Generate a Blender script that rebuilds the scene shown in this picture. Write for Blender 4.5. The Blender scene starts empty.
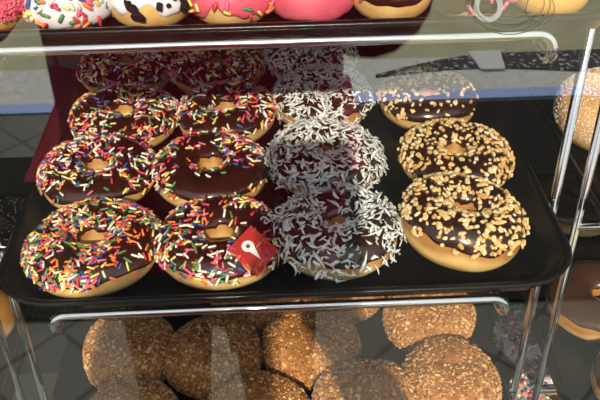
import bpy, math, random
import numpy as np
from mathutils import Vector, Matrix

# ---------------------------------------------------------------- camera
col = bpy.context.scene.collection
sc = bpy.context.scene
F, PITCH, YAW, ROLL = 816.76, 0.6306, -0.0354, -0.0159
CX, CZ = -0.0062, 0.3868
fw = Vector((-math.sin(YAW)*math.cos(PITCH), math.cos(YAW)*math.cos(PITCH), -math.sin(PITCH)))
rt0 = Vector((math.cos(YAW), math.sin(YAW), 0))
up0 = rt0.cross(fw)
rt = rt0*math.cos(ROLL)+up0*math.sin(ROLL)
up = -rt0*math.sin(ROLL)+up0*math.cos(ROLL)
cam = bpy.data.cameras.new('camera')
cam.sensor_width = 36; cam.lens = F/600*36; cam.clip_start = .01
co = bpy.data.objects.new('camera', cam); col.objects.link(co)
M = Matrix((rt, up, -fw)).transposed().to_4x4(); M.translation = (CX, 0, CZ)
co.matrix_world = M
sc.camera = co
# ---------------------------------------------------------------- light
w = bpy.data.worlds.new('sky'); sc.world = w; w.use_nodes = True
bg = w.node_tree.nodes['Background']
bg.inputs[0].default_value = (.90, .95, 1.0, 1); bg.inputs[1].default_value = 1.4
SUN_EL, SUN_AZ = math.radians(33.5), math.radians(1.2)       # from behind the customer, slightly left
sl = bpy.data.lights.new('sun', 'SUN'); sl.energy = 5.6; sl.angle = math.radians(.8); sl.color = (1, .88, .70)
so = bpy.data.objects.new('sun', sl); col.objects.link(so)
sd = Vector((math.sin(SUN_AZ)*math.cos(SUN_EL), math.cos(SUN_AZ)*math.cos(SUN_EL), -math.sin(SUN_EL)))
so.rotation_euler = sd.to_track_quat('-Z', 'Y').to_euler(); so.location = (-1, -4, 4)
sc.view_settings.view_transform = 'Standard'; sc.view_settings.look = 'None'
sc.view_settings.exposure = 0.0; sc.view_settings.gamma = 1

# ---------------------------------------------------------------- helpers
def mat(name, c, rough=.5, metal=0, spec=.5, var=None, vs=60, bump=0, bs=300, coat=0, trans=0, sss=0):
    m = bpy.data.materials.new(name); m.use_nodes = True; nt = m.node_tree; b = nt.nodes['Principled BSDF']
    b.inputs['Base Color'].default_value = (*c, 1); b.inputs['Roughness'].default_value = rough
    b.inputs['Metallic'].default_value = metal; b.inputs['Specular IOR Level'].default_value = spec
    b.inputs['Coat Weight'].default_value = coat; b.inputs['Coat Roughness'].default_value = .12
    if sss:
        b.inputs['Subsurface Weight'].default_value = sss; b.inputs['Subsurface Scale'].default_value = .004
    tc = nt.nodes.new('ShaderNodeTexCoord')
    if var:
        n = nt.nodes.new('ShaderNodeTexNoise'); n.inputs['Scale'].default_value = vs; n.inputs['Detail'].default_value = 4
        r = nt.nodes.new('ShaderNodeValToRGB'); r.color_ramp.elements[0].position = .35; r.color_ramp.elements[1].position = .65
        r.color_ramp.elements[0].color = (*c, 1); r.color_ramp.elements[1].color = (*var, 1)
        nt.links.new(tc.outputs['Object'], n.inputs['Vector']); nt.links.new(n.outputs['Fac'], r.inputs[0]); nt.links.new(r.outputs[0], b.inputs['Base Color'])
    if bump:
        n = nt.nodes.new('ShaderNodeTexNoise'); n.inputs['Scale'].default_value = bs; n.inputs['Detail'].default_value = 5
        bp = nt.nodes.new('ShaderNodeBump'); bp.inputs['Strength'].default_value = bump; bp.inputs['Distance'].default_value = .002
        nt.links.new(tc.outputs['Object'], n.inputs['Vector']); nt.links.new(n.outputs['Fac'], bp.inputs['Height']); nt.links.new(bp.outputs[0], b.inputs['Normal'])
    return m

class MB:
    def __init__(s): s.v = []; s.f = []; s.m = []; s.n = 0
    def add(s, V, Fc, mi=0):
        V = np.asarray(V, float).reshape(-1, 3); s.v.append(V)
        for i, f in enumerate(Fc):
            s.f.append([k+s.n for k in f]); s.m.append(mi if isinstance(mi, int) else mi[i])
        s.n += len(V); return s
    def build(s, name, mats, parent=None, smooth=True, loc=None):
        me = bpy.data.meshes.new(name); me.from_pydata(np.concatenate(s.v).tolist(), [], s.f)
        if not isinstance(mats, (list, tuple)): mats = [mats]
        for m in mats: me.materials.append(m)
        me.polygons.foreach_set('material_index', s.m)
        me.polygons.foreach_set('use_smooth', [smooth]*len(s.f)); me.update()
        o = bpy.data.objects.new(name, me); col.objects.link(o); o.parent = parent
        if loc: o.location = loc
        return o
def box(mb, x0, x1, y0, y1, z0, z1, mi=0):
    V = [(x, y, z) for z in (z0, z1) for y in (y0, y1) for x in (x0, x1)]
    return mb.add(V, [(0, 2, 3, 1), (4, 5, 7, 6), (0, 1, 5, 4), (2, 6, 7, 3), (0, 4, 6, 2), (1, 3, 7, 5)], mi)
def tube(mb, pts, r, n=12, mi=0):
    pts = [Vector(p) for p in pts]; V = []; Fc = []
    a = None
    for i, p in enumerate(pts):
        t = (pts[min(i+1, len(pts)-1)]-pts[max(i-1, 0)]).normalized()
        if a is None: a = t.orthogonal().normalized()
        a = (a-t*a.dot(t)).normalized(); b = t.cross(a)
        for k in range(n):
            th = 2*math.pi*k/n; V.append(p+(a*math.cos(th)+b*math.sin(th))*r)
    for i in range(len(pts)-1):
        for k in range(n):
            k2 = (k+1) % n; Fc.append((i*n+k, i*n+k2, (i+1)*n+k2, (i+1)*n+k))
    Fc.append(tuple(range(n))[::-1]); Fc.append(tuple((len(pts)-1)*n+k for k in range(n)))
    return mb.add([tuple(v) for v in V], Fc, mi)
def empty(name, loc=(0, 0, 0), rot=(0, 0, 0)):
    o = bpy.data.objects.new(name, None); col.objects.link(o); o.location = loc; o.rotation_euler = rot
    o.empty_display_size = .02; return o
def tag(o, label, cat, group=None):
    o['label'] = label; o['category'] = cat
    if group: o['group'] = group
    return o
def struct(o): o['kind'] = 'structure'; return o

# ---------------------------------------------------------------- materials
CHROME = mat('chrome', (.80, .80, .80), .13, 1)
TRAYM = mat('black_tray', (.004, .004, .004), .25, 0, .3, var=(.008, .0075, .007), vs=25, bump=.08, bs=400)
CASEM = mat('dark_case_panel', (.008, .008, .008), .6, 0, .2)
DOUGH = mat('fried_dough', (.80, .47, .16), .55, 0, .35, var=(.62, .30, .08), vs=45, bump=.25, bs=220, sss=.15)
DOUGHP = mat('pale_dough', (.80, .53, .22), .6, 0, .3, var=(.68, .38, .12), vs=60, bump=.25, bs=220, sss=.15)
CHOC = mat('chocolate_icing', (.024, .007, .004), .22, 0, .55, var=(.040, .012, .007), vs=70, bump=.10, bs=120, coat=.3)
MILK = mat('milk_chocolate_icing', (.075, .035, .020), .2, 0, .6, bump=.15, bs=60, coat=.4)
PINKI = mat('pink_icing', (.80, .17, .22), .3, 0, .5, var=(.70, .10, .16), vs=50, bump=.2, bs=90, sss=.1)
WHITEI = mat('white_icing', (.85, .80, .84), .3, 0, .5, bump=.2, bs=90, sss=.1)
SPR = [mat('sprinkle_'+n, c, .4, 0, .5) for n, c in dict(red=(.62, .05, .07), orange=(.85, .22, .05), yellow=(.88, .68, .18),
       green=(.09, .25, .09), blue=(.04, .09, .30), pink=(.72, .14, .27), white=(.88, .82, .68)).items()]
HOT = mat('hot_pink_flakes', (.90, .06, .16), .5, var=(.95, .25, .3), vs=200)
NUT = [mat('chopped_peanut', (.80, .55, .24), .5, bump=.2), mat('toasted_peanut', (.66, .36, .12), .5), mat('pale_peanut', (.90, .72, .42), .5)]
COCO = mat('shredded_coconut', (.95, .94, .91), .55, 0, .3, sss=.2)
COCO2 = mat('dry_coconut', (.78, .77, .74), .6)
COOK = mat('cookie_pieces', (.012, .010, .010), .8, 0, .2, bump=.5)
CRB = [mat('crumb_brown', (.46, .20, .07), .7), mat('crumb_gold', (.66, .34, .12), .7), mat('crumb_pale', (.82, .52, .22), .7), mat('crumb_dark', (.20, .08, .03), .7)]
CRBASE = mat('crumb_coating', (.50, .22, .06), .8, 0, .2, var=(.32, .12, .035), vs=90, bump=.8, bs=500)
SUGAR = mat('powdered_dough', (.74, .38, .10), .7, 0, .2, var=(.70, .44, .20), vs=40, bump=.3, bs=500)
SUGW = mat('sugar_grains', (.9, .9, .9), .6)

# ---------------------------------------------------------------- setting
def tile_mat():
    m = bpy.data.materials.new('slate_floor_tile'); m.use_nodes = True; nt = m.node_tree; b = nt.nodes['Principled BSDF']
    tc = nt.nodes.new('ShaderNodeTexCoord'); mp = nt.nodes.new('ShaderNodeMapping'); mp.inputs['Rotation'].default_value = (0, 0, math.radians(45))
    mp.inputs['Location'].default_value = (.041, .124, 0)
    br = nt.nodes.new('ShaderNodeTexBrick'); br.offset = 0; br.inputs['Scale'].default_value = 1
    br.inputs['Brick Width'].default_value = .247; br.inputs['Row Height'].default_value = .247; br.inputs['Mortar Size'].default_value = .007
    br.inputs['Color1'].default_value = (.060, .069, .060, 1); br.inputs['Color2'].default_value = (.082, .09, .078, 1); br.inputs['Mortar'].default_value = (.006, .006, .006, 1)
    nt.links.new(tc.outputs['Object'], mp.inputs[0]); nt.links.new(mp.outputs[0], br.inputs['Vector']); nt.links.new(br.outputs['Color'], b.inputs['Base Color'])
    b.inputs['Roughness'].default_value = .6
    return m
FZ = -1.3
mb = MB(); box(mb, -4, 4, -2.20, 1.2, FZ-.05, FZ); struct(mb.build('floor', tile_mat(), smooth=False))
mb = MB(); box(mb, -4, 4, -2.275, -2.20, FZ-.05, FZ+.006); struct(mb.build('trim_1', mat('blue_painted_edge', (.30, .45, .90), .5), smooth=False))
mb = MB(); box(mb, -6, 6, -2.60, -2.275, FZ-.05, FZ); struct(mb.build('sidewalk', mat('concrete', (.80, .80, .75), .8, var=(.62, .62, .60), vs=30), smooth=False))
mb = MB(); box(mb, -8, 8, -12, -2.60, FZ-.05, FZ); struct(mb.build('ground', mat('dry_olive_ground', (.58, .56, .36), .9, var=(.46, .44, .27), vs=3), smooth=False))
mb = MB(); MP = [(-3.2, -.98), (3.2, -.98), (3.2, -2.17), (.20, -2.17), (.20, -1.86), (-3.2, -1.86)]  # added near-black mat, shaped to darken part of the reflected floor
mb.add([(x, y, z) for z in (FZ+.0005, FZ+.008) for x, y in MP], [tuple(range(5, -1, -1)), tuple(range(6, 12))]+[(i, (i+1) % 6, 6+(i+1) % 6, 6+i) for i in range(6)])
tag(mb.build('added_dark_mat', mat('near_black_mat', (.010, .010, .010), .8, 0, .1), smooth=False), 'added black mat on the floor behind the customer, put there to darken the reflected floor', 'mat')
def asphalt():
    m = mat('speckled_asphalt', (.02, .02, .022), .8); nt = m.node_tree; b = nt.nodes['Principled BSDF']
    tc = nt.nodes.new('ShaderNodeTexCoord'); n = nt.nodes.new('ShaderNodeTexNoise'); n.inputs['Scale'].default_value = 45
    r = nt.nodes.new('ShaderNodeValToRGB'); r.color_ramp.elements[0].position = .55; r.color_ramp.elements[1].position = .68
    r.color_ramp.elements[0].color = (.02, .02, .024, 1); r.color_ramp.elements[1].color = (.6, .6, .6, 1)
    nt.links.new(tc.outputs['Object'], n.inputs[0]); nt.links.new(n.outputs['Fac'], r.inputs[0]); nt.links.new(r.outputs[0], b.inputs['Base Color'])
    return m
# dark tarred patch with a curved outline next to the walkway
mb = MB(); P = []
for i in range(25):
    t = i/24; P.append((.45+t*2.4, -2.42-.05*math.sin(t*9)-.02*t))
for i in range(25):
    t = 1-i/24; P.append((.45+t*2.4, -2.44-.17*math.sin(min(1, t*4)*math.pi/2)-.02*t))
n = len(P)
mb.add([(x, y, FZ+.001) for x, y in P]+[(x, y, FZ+.006) for x, y in P], [tuple(range(n, 2*n))]+[(i, (i+1) % n, n+(i+1) % n, n+i) for i in range(n)])
struct(mb.build('tar_patch', asphalt(), smooth=False))
mb = MB(); mb.add([(.90, -2.63, FZ+.006), (1.05, -2.63, FZ+.006), (1.03, -2.45, FZ+.006), (.92, -2.45, FZ+.006), (.90, -2.63, FZ+.011), (1.05, -2.63, FZ+.011), (1.03, -2.45, FZ+.011), (.92, -2.45, FZ+.011)],
                  [(4, 5, 6, 7), (0, 3, 2, 1), (0, 1, 5, 4), (1, 2, 6, 5), (2, 3, 7, 6), (3, 0, 4, 7)])
tag(mb.build('paper_sheet', mat('pale_paper', (.75, .78, .76), .7), smooth=False), 'pale sheet of paper lying on dark ground, reflected in the glass', 'paper')

# ---------------------------------------------------------------- display case
case = tag(empty('display_case', (0, .7, FZ)), 'dark glass-fronted bakery display case holding the trays of donuts', 'display case')
def cpart(name, b, m):
    mb = MB(); box(mb, b[0], b[1], b[2]-.7, b[3]-.7, b[4]-FZ, b[5]-FZ); return mb.build(name, m, case, False)
cpart('back_panel', (-.95, .95, 1.0, 1.02, -.70, .50), CASEM)
cpart('side_panel', (-.97, -.95, .385, 1.02, -.70, .50), CASEM)
cpart('side_panel', (.95, .97, .385, 1.02, -.70, .50), CASEM)
cpart('top_panel', (-.97, .97, .385, 1.02, .50, .52), CASEM)
cpart('cabinet_base', (-.97, .97, .385, 1.02, FZ, -.70), mat('case_base_laminate', (.05, .05, .05), .5))
gm = bpy.data.materials.new('coated_glass'); gm.use_nodes = True; nt = gm.node_tree
for n_ in list(nt.nodes): nt.nodes.remove(n_)
out = nt.nodes.new('ShaderNodeOutputMaterial'); mx = nt.nodes.new('ShaderNodeMixShader'); tr = nt.nodes.new('ShaderNodeBsdfTransparent'); gl = nt.nodes.new('ShaderNodeBsdfGlossy')
lw = nt.nodes.new('ShaderNodeLayerWeight'); lw.inputs[0].default_value = .5
pw = nt.nodes.new('ShaderNodeMath'); pw.operation = 'POWER'; pw.inputs[1].default_value = 4; nt.links.new(lw.outputs['Facing'], pw.inputs[0])
fr = nt.nodes.new('ShaderNodeMath'); fr.operation = 'MULTIPLY_ADD'; fr.inputs[1].default_value = .85; fr.inputs[2].default_value = .085; nt.links.new(pw.outputs[0], fr.inputs[0])
tr.inputs[0].default_value = (.985, .99, .985, 1); gl.inputs['Roughness'].default_value = 0; gl.inputs[0].default_value = (1, 1, 1, 1)
nt.links.new(fr.outputs[0], mx.inputs[0]); nt.links.new(tr.outputs[0], mx.inputs[1]); nt.links.new(gl.outputs[0], mx.inputs[2]); nt.links.new(mx.outputs[0], out.inputs[0])
cpart('glass_pane', (-.95, .95, .388, .391, -.70, .50), gm)

# ---------------------------------------------------------------- racks and trays
YF = .419; W = .42; D = .42
def rrect(w, d, r, n=8):
    P = []
    for cx, cy, a0 in ((w/2-r, d-r, 0), (-w/2+r, d-r, 90), (-w/2+r, r, 180), (w/2-r, r, 270)):
        for k in range(n+1):
            a = math.radians(a0+90*k/n); P.append((cx+r*math.cos(a), cy+r*math.sin(a)))
    return P
def make_tray(x, z, label):
    prof = [(.016, -.0150), (.010, -.0145), (.003, -.004), (0, -.003), (-.0008, -.0008), (.001, .0006), (.004, .0004), (.0065, -.003), (.014, -.0115), (.019, -.013)]
    V = []; Fc = []; n = None
    for ins, zz in prof:
        P = rrect(W-2*ins, D-2*ins, .045-ins); n = len(P)
        V += [(px, py+ins, zz) for px, py in P]
    for i in range(len(prof)-1):
        for k in range(n):
            k2 = (k+1) % n; Fc.append((i*n+k, i*n+k2, (i+1)*n+k2, (i+1)*n+k))
    Fc.append(tuple(range(n))[::-1]); Fc.append(tuple((len(prof)-1)*n+k for k in range(n)))
    o = MB().add(V, Fc).build('baking_tray', TRAYM, None, True, (x, YF, z))
    return tag(o, label, 'tray', 'black trays in the display case')
LEV = {'top': .2, 'mid': 0.0, 'low': -.2, 'bot': -.4}
PY = .52
def make_rack(xc, label, rails, pl, pr):
    r = tag(empty('tray_rack', (xc, .5, -.70)), label, 'rack', 'chrome wire racks')
    o = np.array([xc, .5, -.70])
    def T(name, pts, rad=.0042):
        mb = MB(); tube(mb, [tuple(np.array(p)-o) for p in pts], rad, 14); return mb.build(name, CHROME, r)
    for x in (pl, pr):
        T('post', [(x, PY, -.70), (x, PY, .34)], .0038)
    for z in rails:
        T('crossbar', [(pl, PY, z-.030), (pr, PY, z-.030)], .0042)
        for x in (-.16, .16):
            T('shelf_rail', [(xc+x, .46, z-.0215), (xc+x, .999, z-.0215)], .003)
        L = .1605; R = .010; pts = []; zr = z+(.002 if z > .1 else 0)
        def hook(s):
            q = []
            for k in range(7):
                a = math.pi/2*k/6; q.append((xc-.006+s*(L-R+R*math.sin(a)), YF+.001, zr-.0125-R+R*math.cos(a)))
            q.append((xc-.006+s*L, YF+.002, zr-.026))
            q.append((xc-.006+s*L, YF+.006, zr-.030)); q.append((xc-.006+s*L, YF+.014, zr-.032)); q.append((xc-.006+s*L, .499, zr-.034))
            return q
        h1 = hook(-1); h2 = hook(1)
        T('front_rail', h1[::-1]+h2, .0033)
    return r
RX = .455
make_rack(0.0, 'chrome wire rack in the middle holding the sprinkle, coconut and nut donut tray', [.2, 0, -.2, -.4], -.2315, .2165)
make_rack(RX, 'chrome wire rack at the right edge beside the sugared donuts', [0, -.2, -.4], .2395, .68)
make_rack(-RX, 'chrome wire rack at the left edge beside the rainbow sprinkle donuts', [0, -.2, -.4], -.68, -.2525)
make_tray(0, .2, 'black tray of small donuts at the top edge of the photo')
make_tray(0, 0, 'large black tray under the chocolate sprinkle, coconut and nut donuts')
make_tray(-.009, -.2, 'black tray under the brown crumb donuts at the bottom')
make_tray(RX, 0, 'black tray under the sugared donuts at the right edge')
make_tray(RX, -.2, 'black tray under the smooth milk chocolate donuts at lower right')
make_tray(RX, -.4, 'lowest tray at right, under the donuts with colourful cereal')
make_tray(-RX-.012, 0, 'black tray in the left rack, level with the main tray')
make_tray(-RX-.012, -.2, 'lower black tray in the left rack, under the plain golden donut')

# ---------------------------------------------------------------- donuts
def rng(s): return np.random.default_rng(s)
def dough_mat(name, brown, pale, zm, hw):
    m = mat(name, pale, .5, 0, .35, bump=.35, bs=160, sss=.1); nt = m.node_tree; b = nt.nodes['Principled BSDF']
    tc = nt.nodes.new('ShaderNodeTexCoord'); sx = nt.nodes.new('ShaderNodeSeparateXYZ'); nt.links.new(tc.outputs['Object'], sx.inputs[0])
    n = nt.nodes.new('ShaderNodeTexNoise'); n.inputs['Scale'].default_value = 38; n.inputs['Detail'].default_value = 5; nt.links.new(tc.outputs['Object'], n.inputs[0])
    ad = nt.nodes.new('ShaderNodeMath'); ad.operation = 'MULTIPLY_ADD'; ad.inputs[1].default_value = .022; ad.inputs[2].default_value = -.011-zm
    nt.links.new(n.outputs['Fac'], ad.inputs[0])
    a2 = nt.nodes.new('ShaderNodeMath'); nt.links.new(sx.outputs[2], a2.inputs[0]); nt.links.new(ad.outputs[0], a2.inputs[1])
    ab = nt.nodes.new('ShaderNodeMath'); ab.operation = 'ABSOLUTE'; nt.links.new(a2.outputs[0], ab.inputs[0])
    dv = nt.nodes.new('ShaderNodeMath'); dv.operation = 'DIVIDE'; dv.inputs[1].default_value = hw; nt.links.new(ab.outputs[0], dv.inputs[0])
    r = nt.nodes.new('ShaderNodeValToRGB'); nt.links.new(dv.outputs[0], r.inputs[0]); nt.links.new(r.outputs[0], b.inputs['Base Color'])
    r.color_ramp.elements[0].position = .25; r.color_ramp.elements[0].color = (*pale, 1); r.color_ramp.elements[1].position = 1; r.color_ramp.elements[1].color = (*brown, 1)
    e = r.color_ramp.elements.new(.55); e.color = tuple((x*.45+y*.55)**1.0 for x, y in zip(brown, pale))+(1,)
    return m
DOUGH = dough_mat('fried_dough_ring', (.44, .20, .045), (.76, .50, .19), .012, .010)
class Donut:
    """ring donut surface; local origin at its base centre"""
    def __init__(s, seed, R=.049, H=.036, hole=.009):
        g = rng(seed); s.g = g; s.R = R; s.H = H
        s.a = (R-hole)/2; s.R0 = (R+hole)/2; s.b = H/2
        s.ph = g.uniform(0, 6.28, 6); s.am = g.uniform(.3, 1, 6)
    def pt(s, phi, t, off=0):
        c = np.cos(t); q = np.sin(t)
        pw = .96
        cx = np.sign(c)*np.abs(c)**pw; sz = np.sign(q)*np.abs(q)**pw
        w1 = 1+.022*s.am[0]*np.sin(2*phi+s.ph[0])+.014*s.am[1]*np.sin(3*phi+s.ph[1])+.008*np.sin(5*phi+s.ph[2])
        hz = 1+.06*s.am[3]*np.sin(phi+s.ph[3])+.04*s.am[4]*np.sin(3*phi+s.ph[4])
        r = s.R0*w1+(s.a+off)*cx
        z = s.b+(s.b+off)*sz*np.where(q > 0, hz, 1)
        return np.stack([r*np.cos(phi), r*np.sin(phi), z], -1)
    def lim(s, phi, low=0.0, wav=.22):
        w = wav*(np.sin(4*phi+s.ph[5])*.5+np.sin(7*phi+s.ph[1])*.3+np.sin(13*phi+s.ph[2])*.2)
        return low+w, 2.7-w*.6     # outer, inner tube angles
    def grid(s, f0, f1, off, nphi=88, nt=26, edge=True):
        V = []; Fc = []
        ph = np.arange(nphi)*2*math.pi/nphi
        for j in range(nt):
            u = j/(nt-1); t = f0(ph)*(1-u)+f1(ph)*u
            e = off*min(1, min(u, 1-u)*9)**.5 if edge else off
            if edge and j in (0, nt-1): e = -.0012
            V.append(s.pt(ph, t, e))
        V = np.concatenate(V)
        for j in range(nt-1):
            for i in range(nphi):
                i2 = (i+1) % nphi; Fc.append((j*nphi+i, j*nphi+i2, (j+1)*nphi+i2, (j+1)*nphi+i))
        return V, Fc
    def dough(s, parent, m):
        V, Fc = s.grid(lambda p: p*0-math.pi, lambda p: p*0+math.pi*(1-2/29), 0, nt=29, edge=False)
        n = 88; L = 28
        Fc += [(L*n+i, L*n+(i+1) % n, (i+1) % n, i) for i in range(n)]
        return MB().add(V, Fc).build('dough_ring', m, parent)
    def icing(s, parent, m, low=0.0, wav=.22, off=.0016):
        s.low = low; s.wav = wav; s.off = off
        V, Fc = s.grid(lambda p: s.lim(p, low, wav)[0], lambda p: s.lim(p, low, wav)[1], off)
        return MB().add(V, Fc).build('icing', m, parent)
    def scatter(s, n, dens=None, tmin=.12, tmax=2.4, lift=0, clump=False):
        """points, normals, tangents on the icing"""
        out = []
        k = 0
        q1, q2, q3, q4 = s.g.uniform(0, 6.28, 4)
        def patch(u, v): return .62+.38*(math.sin(4.2*u+q1)*math.sin(4.6*v+q2)+.5*math.sin(7*u-3*v+q3))
        while len(out) < n and k < n*60:
            k += 1
            phi = s.g.uniform(0, 2*math.pi); t = s.g.uniform(tmin, tmax)
            r = s.R0+s.a*math.cos(t)
            if s.g.uniform() > r/s.R: continue
            if clump and s.g.uniform() > patch(r*math.cos(phi)/s.R, r*math.sin(phi)/s.R): continue
            if dens and s.g.uniform() > dens(r*math.cos(phi)/s.R, r*math.sin(phi)/s.R, t): continue
            e = 1e-3
            p = s.pt(phi, t, s.off+lift); a = s.pt(phi+e, t, s.off)-s.pt(phi-e, t, s.off); b = s.pt(phi, t+e, s.off)-s.pt(phi, t-e, s.off)
            nn = np.cross(a, b); nn /= np.linalg.norm(nn)+1e-12
            a /= np.linalg.norm(a)+1e-12
            out.append((p, nn, a))
        return out
# small shapes
def frame(nn, a, ang, tilt=0):
    b = np.cross(nn, a); d = a*math.cos(ang)+b*math.sin(ang); d = d*math.cos(tilt)+nn*math.sin(tilt)
    e = np.cross(nn, d); e /= np.linalg.norm(e); f = np.cross(d, e); return d, e, f
def capsule(mb, p, d, e, f, L, r, mi):
    V = []; n = 6
    for x, q in ((-L/2, .45), (-L/2+r*.6, 1), (L/2-r*.6, 1), (L/2, .45)):
        for k in range(n):
            th = 2*math.pi*k/n; V.append(p+d*x+(e*math.cos(th)+f*math.sin(th))*r*q)
    Fc = [(j*n+k, j*n+(k+1) % n, (j+1)*n+(k+1) % n, (j+1)*n+k) for j in range(3) for k in range(n)]
    Fc += [tuple(range(n))[::-1], tuple(3*n+k for k in range(n))]
    mb.add(V, Fc, mi)
G_ = (1+5**.5)/2
ICOS = 0
ICO = np.array([(-1, G_, 0), (1, G_, 0), (-1, -G_, 0), (1, -G_, 0), (0, -1, G_), (0, 1, G_), (0, -1, -G_), (0, 1, -G_), (G_, 0, -1), (G_, 0, 1), (-G_, 0, -1), (-G_, 0, 1)])/1.9
ICF = [(0, 11, 5), (0, 5, 1), (0, 1, 7), (0, 7, 10), (0, 10, 11), (1, 5, 9), (5, 11, 4), (11, 10, 2), (10, 7, 6), (7, 1, 8), (3, 9, 4), (3, 4, 2), (3, 2, 6), (3, 6, 8), (3, 8, 9), (4, 9, 5), (2, 4, 11), (6, 2, 10), (8, 6, 7), (9, 8, 1)]
OCT = np.array([(1, 0, 0), (-1, 0, 0), (0, 1, 0), (0, -1, 0), (0, 0, 1), (0, 0, -1)], float)
OCF = [(0, 2, 4), (2, 1, 4), (1, 3, 4), (3, 0, 4), (2, 0, 5), (1, 2, 5), (3, 1, 5), (0, 3, 5)]
def chunk(mb, g, p, d, e, f, size, mi, base=ICO, faces=ICF, jit=.22):
    sc_ = size*np.array([g.uniform(.8, 1.35), g.uniform(.6, 1.0), g.uniform(.45, .8)])
    q = (base+g.normal(0, jit, base.shape)*.7)*sc_
    mb.add(p+q[:, :1]*d+q[:, 1:2]*e+q[:, 2:]*f, faces, mi)
def shred(mb, g, p, d, e, f, L, w, mi=0):
    n = 6; k1 = g.normal(0, .8); k2 = g.normal(0, .7)+.1; V = []
    for i in range(n):
        u = i/(n-1)-.5; ww = w*(1-.5*abs(2*u)**2)
        c = p+d*(L*u)+e*(L*k1*(u*u-.08)*.9)+f*(L*(.5*k2)*(u*u)*1.2+w*.4)
        tw = g.normal(0, .2)+u*2
        ee = e*math.cos(tw)+f*math.sin(tw); ff = f*math.cos(tw)-e*math.sin(tw)
        V += [c+ee*ww, c+ff*ww*.3, c-ee*ww, c-ff*ww*.3]
    Fc = [(i*4+k, i*4+(k+1) % 4, i*4+4+(k+1) % 4, i*4+4+k) for i in range(n-1) for k in range(4)]+[(3, 2, 1, 0), tuple((n-1)*4+k for k in range(4))]
    mb.add(V, Fc, mi)
def stuff(o): o['kind'] = 'stuff'; return o
def sprinkles(D_, root, n, dens=None, weights=(1.3, 1.3, 1, .9, .8, 1.1, 1.3), L=.0062, r=.00085, tmin=.1, tmax=2.45):
    mb = MB(); g = D_.g; wts = np.array(weights)/sum(weights)
    for p, nn, a in D_.scatter(n, dens, tmin, tmax, clump=n > 280):
        d, e, f = frame(nn, a, g.uniform(0, 6.28), g.normal(0, .16))
        capsule(mb, p+nn*r*g.uniform(.5, 1.9), d, e, f, L*g.uniform(.75, 1.15), r*g.uniform(.9, 1.15), int(g.choice(7, p=wts)))
    return stuff(mb.build('sprinkles', SPR, root))

ZB = -.013
SG = 'chocolate iced sprinkle donuts on the main tray'
def ring(name, seed, x, y, z, tilt=(0, 0), R=.048, H=.030, hole=.009, dough=DOUGH, icing=CHOC, low=.1, wav=.2, rz=0):
    d = Donut(seed, R, H, hole)
    lift = R*(abs(math.sin(tilt[0]))+abs(math.sin(tilt[1])))*.72
    root = empty(name, (x, y, z+lift), (tilt[0], tilt[1], rz))
    d.dough(root, dough)
    if icing: d.icing(root, icing, low, wav)
    return d, root
T = math.radians
spr = [  # x, y, tilt, n, density, label
 (-.142, .474, (T(-1), T(-1)), 430, lambda u, v, t: 1 if u < .25 or v > .1 or t > 1.6 else .30, 'chocolate donut thickest with rainbow sprinkles, front left corner of the main tray', 1),
 (-.050, .475, (T(0), T(2)), 190, lambda u, v, t: 1 if (u < -.25 or v < -.55 or (v > .45 and u > 0)) else .22, 'front row chocolate sprinkle donut behind the red diamond sticker', 2),
 (-.154, .573, (T(1), T(0)), 250, lambda u, v, t: .15 if v < -.65 else (1 if u < .3 else .5), 'chocolate sprinkle donut second from the front in the leftmost column, bare rim in front', 3),
 (-.061, .569, (T(0), T(2)), 190, lambda u, v, t: 1 if (u > .1 and v > -.2) or u < -.5 else .15, 'chocolate sprinkle donut left of the second coconut donut, sprinkled mostly on its right side', 4),
 (-.144, .664, (T(0), T(1)), 300, lambda u, v, t: 1, 'chocolate sprinkle donut third from the front in the leftmost column', 5),
 (-.049, .663, (T(1), T(-2)), 230, lambda u, v, t: 1 if v > -.6 else .5, 'chocolate sprinkle donut third from the front in the second column', 6),
 (-.155, .765, (T(1), T(0)), 240, lambda u, v, t: 1, 'rearmost chocolate sprinkle donut in the leftmost column, under the upper tray edge', 7),
 (-.062, .760, (T(0), T(0)), 240, lambda u, v, t: 1, 'rearmost chocolate sprinkle donut in the second column, left of the coconut column', 8)]
for x, y, tl, n, dn, lab, s in spr:
    d, r = ring('sprinkle_donut', 100+s, x, y, ZB, tl, low=.12, R={1: .049, 2: .0465, 5: .0495, 6: .0455}.get(s, .0475))
    sprinkles(d, r, int(n*1.9), dn, weights=(.9, 1.5, 1.6, 1.3, .8, 1.0, 1.1) if s == 1 else (1.0, 1.0, .9, 1.0, .9, .8, 1.8))
    tag(r, lab, 'donut', SG)
coc = [
 (.039, .477, (T(-1), T(-2)), 240, lambda u, v, t: .25 if abs(u+.02) < .22 and v > -.4 else 1, 'coconut topped chocolate donut at the front of its column with dough showing below', 1),
 (.036, .577, (T(2), T(1)), 330, None, 'coconut topped donut second from the front, hiding its hole under white shreds', 2),
 (.040, .682, (T(1), T(0)), 290, lambda u, v, t: 1 if u < .4 else .6, 'coconut topped donut third from the front, partly behind the bright reflection', 3),
 (.034, .772, (T(2), T(0)), 260, None, 'rearmost coconut topped donut just below the upper chrome rail', 4)]
for x, y, tl, n, dn, lab, s in coc:
    d, r = ring('coconut_donut', 200+s, x, y, ZB, tl, R=.0445, H=.033, low=.12)
    mb = MB(); g = d.g
    for p, nn, a in d.scatter(int(n*2.4), dn, -.1, 2.45):
        e0, e1, e2 = frame(nn, a, g.uniform(0, 6.28), g.normal(0, .35))
        shred(mb, g, p+nn*g.uniform(.0004, .0045), e0, e1, e2, g.uniform(.0035, .010)+(.006 if g.uniform() < .1 else 0), g.uniform(.0007, .0017), int(g.uniform() < .25))
    stuff(mb.build('coconut_shreds', [COCO, COCO2], r)); tag(r, lab, 'donut', 'coconut topped donuts on the main tray')
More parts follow.
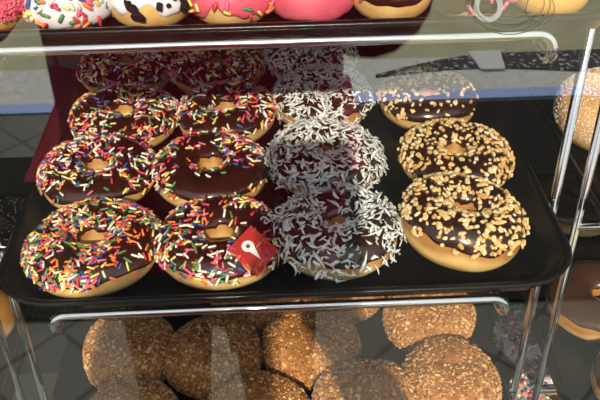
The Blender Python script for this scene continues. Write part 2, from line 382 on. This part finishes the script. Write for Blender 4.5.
nuts = [
 (.127, .472, (T(-4), T(9)), 270, None, 'chopped nut donut at the front right of the main tray, bare dough at left', 1),
 (.146, .575, (T(1), T(2)), 250, None, 'chopped nut donut between the front nut donut and the one behind it', 2),
 (.140, .677, (T(1), T(1)), 150, lambda u, v, t: 1 if v > .1 or u < -.5 else .35, 'rearmost chopped nut donut, crossed by the blue and grey reflected band', 3)]
for x, y, tl, n, dn, lab, s in nuts:
    d, r = ring('nut_donut', 300+s, x, y, ZB, tl, R=(.0455, .047, .0450)[s-1], low=.1, H=.041 if s == 1 else .031)
    mb = MB(); g = d.g
    for p, nn, a in d.scatter(int(n*2.0), dn, .12, 2.5):
        e0, e1, e2 = frame(nn, a, g.uniform(0, 6.28), g.normal(0, .2))
        chunk(mb, g, p+nn*.0008, e0, e1, e2, g.uniform(.0014, .0027), int(g.choice(3, p=[.55, .2, .25])))
    stuff(mb.build('chopped_nuts', NUT, r, False)); tag(r, lab, 'donut', 'chopped nut donuts on the main tray')

# crumb coated filled donuts
def crumb(x, y, seed, lab, R=.046, H=.052, rz=0):
    g = rng(seed); root = empty('crumb_donut', (x, y, -.2+ZB), (0, 0, rz)); ph = g.uniform(0, 6.28, 4)
    def P(u, v):     # u azimuth, v polar from top 0..pi
        k = 1+.012*np.sin(17*u+9*np.sin(5*v+ph[3]))*np.sin(15*v+3*np.sin(4*u))+.03*np.sin(2*u+ph[0])+.025*np.sin(3*u+ph[1])+.02*np.sin(3*v+ph[2])
        s_ = np.sin(v)**.8; c = np.sign(np.cos(v))*np.abs(np.cos(v))**.85
        dz = 1-.10*np.exp(-(v/.35)**2)
        return np.stack([R*k*s_*np.cos(u), R*k*s_*np.sin(u), H/2+H/2*c*dz*np.where(c < 0, 1, k)], -1)
    nu, nv = 96, 46; V = [P(0., 1e-4)]; 
    for j in range(1, nv):
        V += list(P(np.arange(nu)*2*math.pi/nu, np.full(nu, math.pi*j/nv)))
    V.append(P(0., math.pi-1e-4)); Fc = []
    for i in range(nu):
        i2 = (i+1) % nu; Fc.append((0, 1+i, 1+i2)); b = 1+(nv-2)*nu; Fc.append((b+i2, b+i, len(V)-1))
        for j in range(nv-2): Fc.append((1+j*nu+i, 1+(j+1)*nu+i, 1+(j+1)*nu+i2, 1+j*nu+i2))
    MB().add(V, Fc).build('dough_ball', CRBASE, root)
    mb = MB()
    for _ in range(3600):
        u = g.uniform(0, 6.283); c = g.uniform(-.75, 1); v = math.acos(c)
        p = P(u, v); nn = p-np.array([0, 0, H/2]); nn = nn/np.array([R*R, R*R, H*H/4]); nn /= np.linalg.norm(nn)
        a = np.cross(nn, [.3, .2, .9]); a /= np.linalg.norm(a)
        e0, e1, e2 = frame(nn, a, g.uniform(0, 6.28))
        big = g.uniform() < .09
        chunk(mb, g, p+nn*.0003, e0, e1, e2, g.uniform(.0015, .0023) if big else g.uniform(.0010, .0017), int(g.choice(4, p=[.45, .38, .04, .13])) if not big else int(g.choice([1, 1, 2])), ICO if big else OCT, ICF if big else OCF, .15)
    stuff(mb.build('crumbs', CRB, root, False))
    return tag(root, lab, 'donut', 'brown crumb donuts on the lower tray')
for x, y, lab in [
 (-.151, .551, 'brown crumb donut under the left end of the lower chrome rail'),
 (-.071, .541, 'brown crumb donut between the leftmost one and the large central one'),
 (.020, .547, 'large central brown crumb donut just under the lower chrome rail'),
 (.140, .583, 'brown crumb donut under the right end of the lower chrome rail'),
 (.145, .497, 'large sunlit brown crumb donut at the bottom right of its tray'),
 (.066, .476, 'brown crumb donut at the bottom edge, right of the central one'),
 (-.030, .468, 'brown crumb donut at the bottom edge, directly in front of the central pair'),
 (-.138, .462, 'brown crumb donut at the bottom edge, in the left corner of its tray'),
 (-.030, .618, 'brown crumb donut peeking out between and behind the central two'),
 (.058, .632, 'brown crumb donut behind the chrome rail, right of the central one')]:
    crumb(x, y, int(abs(x)*7000+y*3000), lab)

# ---------------------------------------------------------------- small donuts on the top tray
ZT = .2+ZB; YT = .464
UG = 'small iced donuts on the top tray'
def small(name, x, seed, lab, icing, **k):
    d, r = ring(name, seed, x, YT, ZT, (0, 0), R=.0250, H=.027, hole=.004, dough=k.pop('dough', DOUGHP), icing=icing, **k)
    tag(r, lab, 'donut', UG); return d, r
X0 = -.1235; DX = .0475
d, r = small('pink_flake_donut', X0-DX, 401, 'small donut covered in hot pink flakes at the top left corner', PINKI, low=-.25, wav=.15)
mb = MB(); g = d.g
for p, nn, a in d.scatter(1100, None, -.15, 2.4):
    e = frame(nn, a, g.uniform(0, 6.28), g.normal(0, .3)); shred(mb, g, p+nn*.0006, *e, g.uniform(.003, .006), .0006)
stuff(mb.build('pink_flakes', HOT, r))
d, r = small('white_icing_donut', X0, 402, 'small donut with white icing and bright rainbow sprinkles at top left', WHITEI, low=-.75, wav=.12)
sprinkles(d, r, 260, lambda u, v, t: 1 if t > .25 else .45, L=.0058, r=.0011, tmin=-.5)
d, r = small('cookie_donut', X0+DX, 403, 'small donut with white icing and black cookie pieces', WHITEI, low=-.05, wav=.45)
mb = MB(); g = d.g
for p, nn, a in d.scatter(110, None, -.05, 2.4):
    chunk(mb, g, p+nn*.001, *frame(nn, a, g.uniform(0, 6)), g.uniform(.0018, .0040), 0)
stuff(mb.build('cookie_pieces', COOK, r, False))
d, r = small('pink_sprinkle_donut', X0+2*DX, 404, 'small pink iced donut with scattered sprinkles on top', PINKI, low=-.35, wav=.5)
sprinkles(d, r, 110, None, tmin=-.3, L=.006, r=.0010)
d, r = small('pink_donut', X0+3*DX, 405, 'small donut with plain smooth pink icing and no sprinkles', PINKI, low=-.8, wav=.2, dough=DOUGH)
d, r = small('chocolate_donut', X0+4*DX, 406, 'small tall golden donut with a thin chocolate cap, right of the plain pink one', CHOC, low=-.08, wav=.12)
sprinkles(d, r, 10, lambda u, v, t: u < -.3 and v < .3, L=.005, r=.001)
d, r = small('red_sprinkle_donut', X0+5*DX, 407, 'small chocolate donut with red and pink sprinkles behind the oval window decal', CHOC, low=-.6, wav=.2)
sprinkles(d, r, 130, None, tmin=-.2, weights=(2, .2, .1, .1, .05, 2, .6), L=.006, r=.0012)
d, r = small('plain_donut', X0+6*DX, 408, 'small plain orange golden donut at the top right corner', None, dough=mat('orange_dough', (.85, .45, .10), .5, bump=.2))

# ---------------------------------------------------------------- donuts of the neighbouring racks
def grains(d, root, n, size, name, m, tmin=-.3, tmax=3.0):
    mb = MB(); g = d.g
    for p, nn, a in d.scatter(n, None, tmin, tmax):
        chunk(mb, g, p, *frame(nn, a, g.uniform(0, 6)), g.uniform(.6, 1)*size, 0, OCT, OCF)
    return stuff(mb.build(name, m, root, False))
for x, y, tl, lab, s in [(.300, .632, (T(6), T(0)), 'sugared golden donut behind the right chrome post, farther of the two', 1),
                     (.320, .520, (T(0), T(0)), 'sugared golden donut cut by the right edge, nearer of the two', 2)]:
    d, r = ring('sugared_donut', 500+s, x, y, ZB, tl, R=.052, H=.046, hole=.010, dough=SUGAR, icing=None)
    d.off = .0003; grains(d, r, 2600, .0009, 'sugar_grains', SUGW)
    tag(r, lab, 'donut', 'sugared donuts in the right rack')
for x, y, lab, s in [(.319, .600, 'smooth milk chocolate iced donut at lower right, behind the chrome posts', 1),
                     (.330, .490, 'smooth milk chocolate iced donut in the bottom right corner', 2),
                     (.350, .768, 'milk chocolate donut mostly hidden, seen between the two right posts', 3)]:
    d, r = ring('milk_chocolate_donut', 520+s, x, y, -.2+ZB, (0, 0), R=.053, H=.038, hole=.006, icing=MILK, low=.25, wav=.15)
    tag(r, lab, 'donut', 'milk chocolate donuts in the right rack')
CER = mat('cereal_glaze', (.85, .80, .84), .18, 0, .6, var=(.62, .48, .60), vs=60, bump=.5, bs=80, coat=.6)
for x, y, lab, s in [(.328, .745, 'glazed donut with colourful cereal pieces, farthest of the three cereal donuts', 1),
                     (.320, .640, 'glazed donut with colourful cereal pieces, middle one seen behind the right post', 2),
                     (.319, .538, 'glazed donut with colourful cereal pieces, nearest the bottom edge', 3)]:
    d, r = ring('cereal_donut', 540+s, x, y, -.4+ZB, (0, 0), R=.053, H=.036, hole=.010, icing=CER, low=-.2, wav=.3)
    mb = MB(); g = d.g
    for p, nn, a in d.scatter(420, None, -.2, 2.6):
        chunk(mb, g, p+nn*.0008, *frame(nn, a, g.uniform(0, 6)), g.uniform(.0018, .0036), int(g.choice(7, p=np.array([.8, .7, .8, 1, .9, 1, 3])/8.2)))
    stuff(mb.build('cereal_pieces', SPR, r)); tag(r, lab, 'donut', 'cereal donuts in the right rack')
d, r = ring('plain_golden_donut', 560, -.320, .615, -.2+ZB, (0, 0), R=.044, icing=None)
tag(r, 'plain golden donut cut by the left edge, below the main tray', 'donut')
d, r = ring('powdered_chocolate_donut', 561, -.330, .765, -.2+ZB, (0, 0), R=.052, icing=CHOC, low=-.3)
grains(d, r, 420, .0014, 'sugar_grains', SUGW, 0)
tag(r, 'dark chocolate donut flecked with white sugar at the left edge', 'donut')
# ---------------------------------------------------------------- decal on the glass
def polytube(mb, pts, wd, y=.387):
    """flat outline of given width lying on the glass"""
    n = len(pts); V = []; Fc = []
    for i, (x, z) in enumerate(pts):
        a = np.array(pts[(i+1) % n])-np.array(pts[i-1]); a = a/np.linalg.norm(a); q = np.array([-a[1], a[0]])*wd/2
        for yy in (y, y+.0006):
            V += [(x+q[0], yy, z+q[1]), (x-q[0], yy, z-q[1])]
    for i in range(n):
        j = (i+1) % n; a = i*4; b = j*4
        Fc += [(a, b, b+1, a+1), (a+2, a+3, b+3, b+2), (a, a+2, b+2, b), (a+1, b+1, b+3, a+3)]
    mb.add(V, Fc)
def onglass(px, py, Y=.387):
    d_ = fw+rt*((px-300)/F)-up*((py-200)/F); t = Y/d_.y; return (CX+d_.x*t, CZ+d_.z*t)
dec = tag(empty('window_decal', (.1, .387, .2)), 'faint oval outline decal stuck on the glass at upper right', 'decal')
DM = mat('grey_vinyl', (.08, .09, .07), .6); DL = mat('pale_vinyl', (.40, .44, .42), .6)
DM.node_tree.nodes['Principled BSDF'].inputs['Alpha'].default_value = .55; DL.node_tree.nodes['Principled BSDF'].inputs['Alpha'].default_value = .35
def ell(cx, cy, rx, ry, n=48, a0=0, a1=360): return [onglass(cx+rx*math.cos(math.radians(a0+(a1-a0)*k/n)), cy+ry*math.sin(math.radians(a0+(a1-a0)*k/n))) for k in range(n)]
for nm, pts, wd, m in [('outline', ell(509, 2, 41, 32), .0005, DM), ('inner_outline', ell(509, 2, 35, 25), .0004, DM), ('ring', ell(488, 6, 12, 13), .0028, DL), ('small_ring', ell(540, 8, 14, 16), .0004, DM)]:
    mb = MB(); polytube(mb, [(a-.1, b-.2) for a, b in pts], wd, 0-.0009); mb.build(nm, m, dec, False)

# ---------------------------------------------------------------- the customer taking the photo
def skin_obj(name, nodes, edges, m, parent=None, root=0, sub=2):
    me = bpy.data.meshes.new(name); me.from_pydata([n[0] for n in nodes], edges, [])
    o = bpy.data.objects.new(name, me); col.objects.link(o); o.parent = parent
    md = o.modifiers.new('skin', 'SKIN'); md.use_smooth_shade = True
    if not me.skin_vertices: pass
    for i, (p, r) in enumerate(nodes):
        me.skin_vertices[0].data[i].radius = r if isinstance(r, tuple) else (r, r)
        me.skin_vertices[0].data[i].use_root = (i == root)
    s = o.modifiers.new('sub', 'SUBSURF'); s.levels = sub; s.render_levels = sub
    me.materials.append(m); return o
SKIN = mat('skin', (.55, .32, .22), .5, sss=.1)
SHIRT = mat('maroon_shirt', (.32, .018, .045), .85, 0, .2, bump=.2, bs=120)
PANT = mat('dark_trousers', (.02, .022, .03), .8)
bx, by = -.115, -.30
N = [((bx, by, -.40), (.15, .10)), ((bx, by, -.25), (.14, .10)), ((bx, by, -.08), (.16, .11)), ((bx, by, .07), (.15, .10)), ((bx, by-.01, .15), (.075, .065)), ((bx, by, .21), .052),
     ((bx, by+.02, .28), (.068, .080)), ((bx, by+.02, .36), (.076, .09)), ((bx, by+.015, .42), (.06, .07)),
     ((bx+.17, by, .10), .055), ((bx+.265, by+.10, -.055), .042), ((bx+.19, by+.20, .17), .030), ((bx+.165, by+.215, .22), .026), ((bx+.15, by+.22, .26), (.036, .018)),
     ((bx-.17, by, .10), .055), ((bx-.29, by+.08, -.04), .042), ((bx-.09, by+.19, .16), .030), ((bx-.02, by+.215, .215), .026), ((bx+.015, by+.225, .24), (.018, .036)),
     ((bx+.09, by, -.50), .085), ((bx+.10, by+.01, -.85), .058), ((bx+.10, by-.01, -1.22), .040), ((bx+.10, by+.08, -1.27), .030),
     ((bx-.09, by, -.50), .085), ((bx-.10, by+.01, -.85), .058), ((bx-.10, by-.01, -1.22), .040), ((bx-.10, by+.08, -1.27), .030)]
Ed = [(0, 1), (1, 2), (2, 3), (3, 4), (4, 5), (5, 6), (6, 7), (7, 8), (3, 9), (9, 10), (10, 11), (11, 12), (12, 13), (3, 14), (14, 15), (15, 16), (16, 17), (17, 18),
      (0, 19), (19, 20), (20, 21), (21, 22), (0, 23), (23, 24), (24, 25), (25, 26)]
def fingers(base, dirv, side, curl, th):
    b = Vector(base); dv = Vector(dirv).normalized(); sv = Vector(side).normalized(); cv = Vector(curl).normalized()
    for k, ln in enumerate((.066, .076, .071, .056)):
        i0 = len(N); p = b+sv*((k-1.5)*.019)
        for q, (a_, c_) in enumerate(((-.012, 0), (.35, .03), (.68, .22), (.88, .48))):
            N.append((tuple(p+dv*ln*max(a_, -.2)+cv*ln*c_), .0085-q*.0008))
            if q: Ed.append((i0+q-1, i0+q))
        Ed.append((th, i0))
    i0 = len(N); p = b-sv*.034-dv*.045
    for q, (a_, s_) in enumerate(((0, 0), (.025, .018), (.05, .026))):
        N.append((tuple(p+dv*a_-sv*s_+cv*a_*.4), .0105-q*.001))
        if q: Ed.append((i0+q-1, i0+q))
    Ed.append((th, i0))
fingers((bx+.135, by+.225, .292), (-.35, .1, 1), (0, 1, -.1), (-1, 0, .1), 13)
fingers((bx+.045, by+.232, .262), (1, .1, .35), (-.3, .0, 1), (0, 1, 0), 18)
person = skin_obj('person', N, Ed, SKIN)
tag(person, 'person in a dark red shirt taking the photo, reflected in the glass', 'person')
SN = [((bx, by, -.60), (.25, .14)), ((bx, by, -.42), (.243, .14)), ((bx, by, -.25), (.238, .14)), ((bx, by, -.08), (.233, .14)), ((bx, by, .07), (.205, .118)), ((bx, by-.01, .155), (.085, .075)),
      ((bx+.165, by, .08), .10), ((bx+.255, by+.10, -.055), .092), ((bx+.225, by+.17, .09), .055), ((bx-.17, by, .10), .075), ((bx-.292, by+.082, -.045), .062), ((bx-.15, by+.16, .10), .045)]
shirt = skin_obj('shirt', SN, [(0, 1), (1, 2), (2, 3), (3, 4), (4, 5), (4, 6), (6, 7), (7, 8), (4, 9), (9, 10), (10, 11)], SHIRT, person, 3)
PN = [((bx, by, -.42), (.158, .108)), ((bx+.09, by, -.50), .098), ((bx+.10, by+.01, -.85), .072), ((bx+.10, by-.01, -1.20), .060), ((bx-.09, by, -.50), .098), ((bx-.10, by+.01, -.85), .072), ((bx-.10, by-.01, -1.20), .060)]
skin_obj('trousers', PN, [(0, 1), (1, 2), (2, 3), (0, 4), (4, 5), (5, 6)], PANT, person)
for s in (-1, 1):
    skin_obj('shoe', [((bx+s*.10, by-.05, FZ+.045), (.045, .042)), ((bx+s*.10, by+.06, FZ+.040), (.048, .038)), ((bx+s*.10, by+.17, FZ+.028), (.045, .026))], [(0, 1), (1, 2)], PANT, person)
# face and hair
HAIR = mat('dark_hair', (.02, .012, .008), .6, bump=.6, bs=200)
def ball(name, c, r, m, parent, cut=None):
    V = []; Fc = []; nu, nv = 24, 16
    for j in range(nv+1):
        for i in range(nu):
            u = 2*math.pi*i/nu; v = math.pi*j/nv
            V.append((c[0]+r[0]*math.sin(v)*math.cos(u), c[1]+r[1]*math.sin(v)*math.sin(u), c[2]+r[2]*math.cos(v)))
    for j in range(nv):
        for i in range(nu): 
            q = (j*nu+i, (j+1)*nu+i, (j+1)*nu+(i+1) % nu, j*nu+(i+1) % nu)
            if cut and any(cut(V[k]) for k in q): continue
            Fc.append(q)
    return MB().add(V, Fc).build(name, m, parent)
hc = (bx, by+.01, .365)
ball('hair', hc, (.084, .100, .108), HAIR, person, lambda p: (p[1] > hc[1]+.045 and p[2] < hc[2]+.05) or p[2] < hc[2]-.06)
EY = mat('eye_white', (.8, .8, .78), .3)
for s in (-1, 1):
    e = ball('eye', (bx+s*.031, by+.092, .345), (.012, .010, .008), EY, person); ball('iris', (bx+s*.031, by+.1005, .345), (.005, .003, .005), HAIR, e)
    ball('ear', (bx+s*.078, by+.01, .335), (.009, .018, .030), SKIN, person)
ball('nose', (bx, by+.108, .318), (.011, .016, .020), SKIN, person)
ball('mouth', (bx, by+.096, .283), (.022, .008, .006), mat('lips', (.45, .12, .10), .4), person)
# red diamond sticker with a white pin on the glass
def clear_vinyl(name, c, op):
    m = mat(name, c, .5); nt = m.node_tree; b_ = nt.nodes['Principled BSDF']; b_.inputs['Alpha'].default_value = op; return m
def plate(name, pix, y0, th, m, parent, org):
    P3 = [onglass(px, py, y0) for px, py in pix]; n = len(P3); mb = MB()
    mb.add([(x-org[0], yy-org[1], z-org[2]) for yy in (y0, y0-th) for x, z in P3], [tuple(range(n)), tuple(range(2*n-1, n-1, -1))]+[(i, n+i, n+(i+1) % n, (i+1) % n) for i in range(n)])
    return mb.build(name, m, parent, False)
SO = (onglass(252, 250)[0], .387, onglass(252, 250)[1])
stk = tag(empty('window_sticker', SO), 'red diamond sticker with a white map pin on the glass over a sprinkle donut', 'sticker')
plate('sticker_sheet', [(251, 225), (278, 250), (257, 277), (227, 250)], .3874, .0005, clear_vinyl('red_vinyl', (.42, .025, .02), .50), stk, SO)
pp = [(248+6.5*math.cos(math.radians(a_)), 246+5.5*math.sin(math.radians(a_))) for a_ in range(75, 375, 15)]
plate('pin_mark', [(261, 259)]+pp, .3868, .0004, clear_vinyl('white_vinyl', (.62, .58, .56), .8), stk, SO)
plate('pin_dot', [(248+2.2*math.cos(k*math.pi/6), 246+2*math.sin(k*math.pi/6)) for k in range(12)], .3862, .0004, clear_vinyl('dark_vinyl', (.12, .05, .05), .9), stk, SO)
cu = bpy.data.curves.new('lettering', 'FONT'); cu.body = 'aso'; cu.size = .0125; cu.extrude = .0002; cu.align_x = 'CENTER'
tmp = bpy.data.objects.new('lettering_source', cu); col.objects.link(tmp); bpy.context.view_layer.update()
lme = bpy.data.meshes.new_from_object(tmp.evaluated_get(bpy.context.evaluated_depsgraph_get())); bpy.data.objects.remove(tmp)
lme.materials.clear(); lme.materials.append(clear_vinyl('grey_vinyl_letters', (.34, .28, .29), .7))
tx = bpy.data.objects.new('lettering', lme); col.objects.link(tx); tx.parent = stk
tq = onglass(276, 217)
tx.matrix_local = Matrix.Translation((tq[0]-SO[0], -.0004, tq[1]-SO[2])) @ Matrix.Rotation(math.radians(-38), 4, 'Y') @ Matrix.Rotation(math.radians(90), 4, 'X')
# phone: just behind the lens, held in the raised hand
ph = empty('phone', (CX, 0, CZ)); tag(ph, 'dark phone held up in the hand of the person in the red shirt', 'phone')
Mp = Matrix((rt, up, -fw)).transposed().to_4x4(); Mp.translation = Vector((CX, 0, CZ))
ph.matrix_world = Mp
mb = MB(); box(mb, -.020, .052, -.130, .018, .004, .012); b = mb.build('phone_body', mat('black_phone', (.01, .01, .012), .25), ph, False)
bv = b.modifiers.new('bevel', 'BEVEL'); bv.width = .003; bv.segments = 3
mb = MB(); box(mb, -.017, .049, -.126, .014, .0122, .0126); mb.build('screen', mat('phone_screen', (.02, .02, .02), .1), ph, False)
